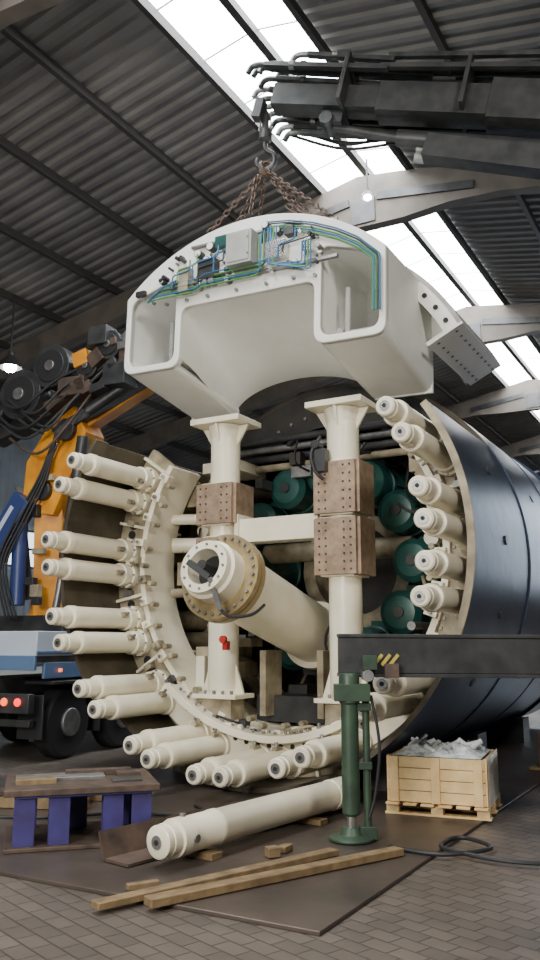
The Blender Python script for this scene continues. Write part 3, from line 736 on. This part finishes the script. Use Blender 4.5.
# ------------------------------------------------------------------ HALL
XR=-5.8; HR=10.95; SL=.20; WS=.93
XL=-19.0; XRR=9.0; YB=-9.0; YE=44.0
def hz(x): return HR-abs(x-XR)*SL
b=B(); b.box(((XL+XRR)/2,(YB+YE)/2,-.05),(XRR-XL,YE-YB,.1),FLOOR); b.obj('floor',rotz=PHI)
b=B()
def corr(x0,x1):
    per=.30; n=int((YE-YB)/per); a=[];c=[]
    for i in range(n):
        y=YB+i*per
        for dy,dz in((0,0),(.10,0),(.14,.05),(.26,.05)):
            a.append((x0,y+dy,hz(x0)+dz)); c.append((x1,y+dy,hz(x1)+dz))
    b.rings([a,c],ROOF,closed=False)
corr(XR-WS,XL); corr(XR+WS,XRR)
b.obj('ceiling',rotz=PHI,angle=20)
for i,(x0,x1) in enumerate(((XR-WS,XR-.06),(XR+.06,XR+WS))):
    b=B(); b.rings([[(x0,YB,hz(x0)+.06),(x0,YE,hz(x0)+.06)],[(x1,YB,hz(x1)+.06),(x1,YE,hz(x1)+.06)]],SKY,closed=False)
    y=YB
    while y<YE:
        b.beam((x0,y,hz(x0)+.04),(x1,y,hz(x1)+.04),.03,.02,WHITE); y+=1.25
    b.obj('window_%d'%(i+1),rotz=PHI)
b=B()
b.box((XR,(YB+YE)/2,HR-.02),(.13,YE-YB,.16),PURL)
for s_ in(-1,1):
    k=0; x=XR+s_*WS
    while XL<x<XRR:
        b.box((x,(YB+YE)/2,hz(x)-.10),(.09,YE-YB,.16),PURL); x+=s_*1.75
b.obj('roof_purlins',rotz=PHI)
for y in(-.9,6.6,14.1,21.6,29.1,36.6):
    b=B()
    xs=[XL+.2+(XRR-XL-.4)*i/30 for i in range(31)]
    poly=[(x,hz(x)-.19) for x in xs]
    low=[]
    for x in xs:
        u=abs(x-XR); dep=.55+.55*math.exp(-(u/1.6)**2)
        low.append((x,hz(x)-.19-dep))
    rs=[[(a[0],y-.12,a[1]),(a[0],y+.12,a[1]),(c[0],y+.12,c[1]),(c[0],y-.12,c[1])] for a,c in zip(poly,low)]
    b.rings(rs,GLU)
    b.box((XR,y,HR-1.0),(.5,.30,.5),DARKST)
    for s_ in(-1,1): b.beam((XR+s_*.3,y-.14,HR-.75),(XR+s_*2.2,y-.14,HR-1.05),.04,.16,DARKST)
    b.box((XL+.35,y,hz(XL)/2),(.5,.35,hz(XL)-.2),GLU); b.box((XRR-.35,y,hz(XRR)/2),(.5,.35,hz(XRR)-.2),GLU)
    b.obj('roof_girder',rotz=PHI)
def corrwall(axis,c0,lo,hi_,z0,z1,m=WALL):
    b=B(); per=.3; n=int((hi_-lo)/per); A_=[];C_=[]
    for i in range(n+1):
        t=lo+i*per
        for dt,dd in((0,0),(.1,0),(.14,.05),(.26,.05)):
            if axis=='y': A_.append((c0+dd,t+dt,z0)); C_.append((c0+dd,t+dt,z1))
            else:
                x=t+dt; A_.append((x,c0+dd,z0)); C_.append((x,c0+dd,hz(x) if z1 is None else z1))
    b.rings([A_,C_],m,closed=False)
    return b
b=corrwall('y',XL,YB,YE,2.2,hz(XL)+.05); b.box((XL,(YB+YE)/2,1.1),(.2,YE-YB,2.2),WALLD); b.obj('wall_left',rotz=PHI,angle=20)
b=corrwall('y',XRR,YB,YE,2.2,hz(XRR)+.05); b.box((XRR,(YB+YE)/2,1.1),(.2,YE-YB,2.2),WALLD); b.obj('wall_right',rotz=PHI,angle=20)
b=corrwall('x',YE,XL,XRR,2.2,None); b.box(((XL+XRR)/2,YE,1.1),(XRR-XL,.2,2.2),WALLD); b.obj('wall_back',rotz=PHI,angle=20)
k=3
for y in(9.5,17.0,24.5,32.0):
    b=B(); b.box((XL+.16,y,4.4),(.04,3.4,1.1),WIN)
    for dy in(-1.7,-.85,0,.85,1.7): b.box((XL+.2,y+dy,4.4),(.06,.07,1.2),PURL)
    for dz in(-.55,0,.55): b.box((XL+.2,y,4.4+dz),(.06,3.5,.06),PURL)
    b.obj('window_%d'%k,rotz=PHI); k+=1
for (x,y,dz,sc) in((-5.55,13.6,.85,.5),(-13.6,12.4,1.70,1),(-3.4,21.0,1.2,1),(-8.2,21.0,1.2,1)):
    z=hz(x)-dz; b=B()
    b.cyl((x,y,z+.1),(x,y,hz(x)-.1),.02,BLACK,seg=8); b.lathe((x,y,z),(0,0,1),[(-.12*sc,.26*sc),(0,.22*sc),(.15*sc,.08*sc),(.25*sc,.07*sc)],DARKST,seg=20,caps=False); b.lathe((x,y,z-.02*sc),(0,0,-1),[(0,.10*sc),(.05*sc,.14*sc),(.12*sc,.14*sc),(.18*sc,.09*sc),(.20*sc,.01)],LAMP,seg=20)
    b.obj('pendant_lamp',rotz=PHI)
b=B()
for k in range(10):
    x=-17+random.random()*2.2; y=10+k*2.6; h=random.uniform(1,2.4)
    b.box((x,y,h/2),(1.2,1.6,h),random.choice([DARKST,GREYBOX,WALLD,CBLUE])); b.box((x,y,h+.06),(1.3,1.7,.12),DARKST)
b.obj('workshop_shelving',rotz=PHI,bevel=.02)

# ------------------------------------------------------------------ lights
def area(name,loc,target,size,power,col=(1,1,1),sy=None):
    l=bpy.data.lights.new(name,'AREA'); l.energy=power; l.color=col; l.shape='RECTANGLE'; l.size=size; l.size_y=sy or size
    o=bpy.data.objects.new(name,l); scene.collection.objects.link(o); o.location=loc
    o.rotation_euler=(Vector(target)-Vector(loc)).to_track_quat('-Z','Y').to_euler(); return o
area('gate_daylight',(-5.0,-3.0,4.5),(-.3,9.5,2.5),3.5,1100,(1,.95,.87),2.5)
area('hall_floodlight',(3.5,1.0,8.0),(0,10,3),1.2,450,(1,.95,.87))
area('rear_area_light',(12,24,5),(2,12,3),5,600,(.75,.87,1))  # bluish area light inside the hall, before the closed back wall
w=bpy.data.worlds.new('world'); scene.world=w; w.use_nodes=True
w.node_tree.nodes['Background'].inputs[0].default_value=(.80,.88,1,1); w.node_tree.nodes['Background'].inputs[1].default_value=.25

# ------------------------------------------------------------------ camera
cam=bpy.data.cameras.new('camera'); co=bpy.data.objects.new('camera',cam); scene.collection.objects.link(co)
cam.sensor_fit='VERTICAL'; cam.sensor_height=24; cam.lens=24*830/960
co.location=(0,0,1.65); co.rotation_euler=(rad(90+11),0,0); cam.clip_end=200
scene.camera=co
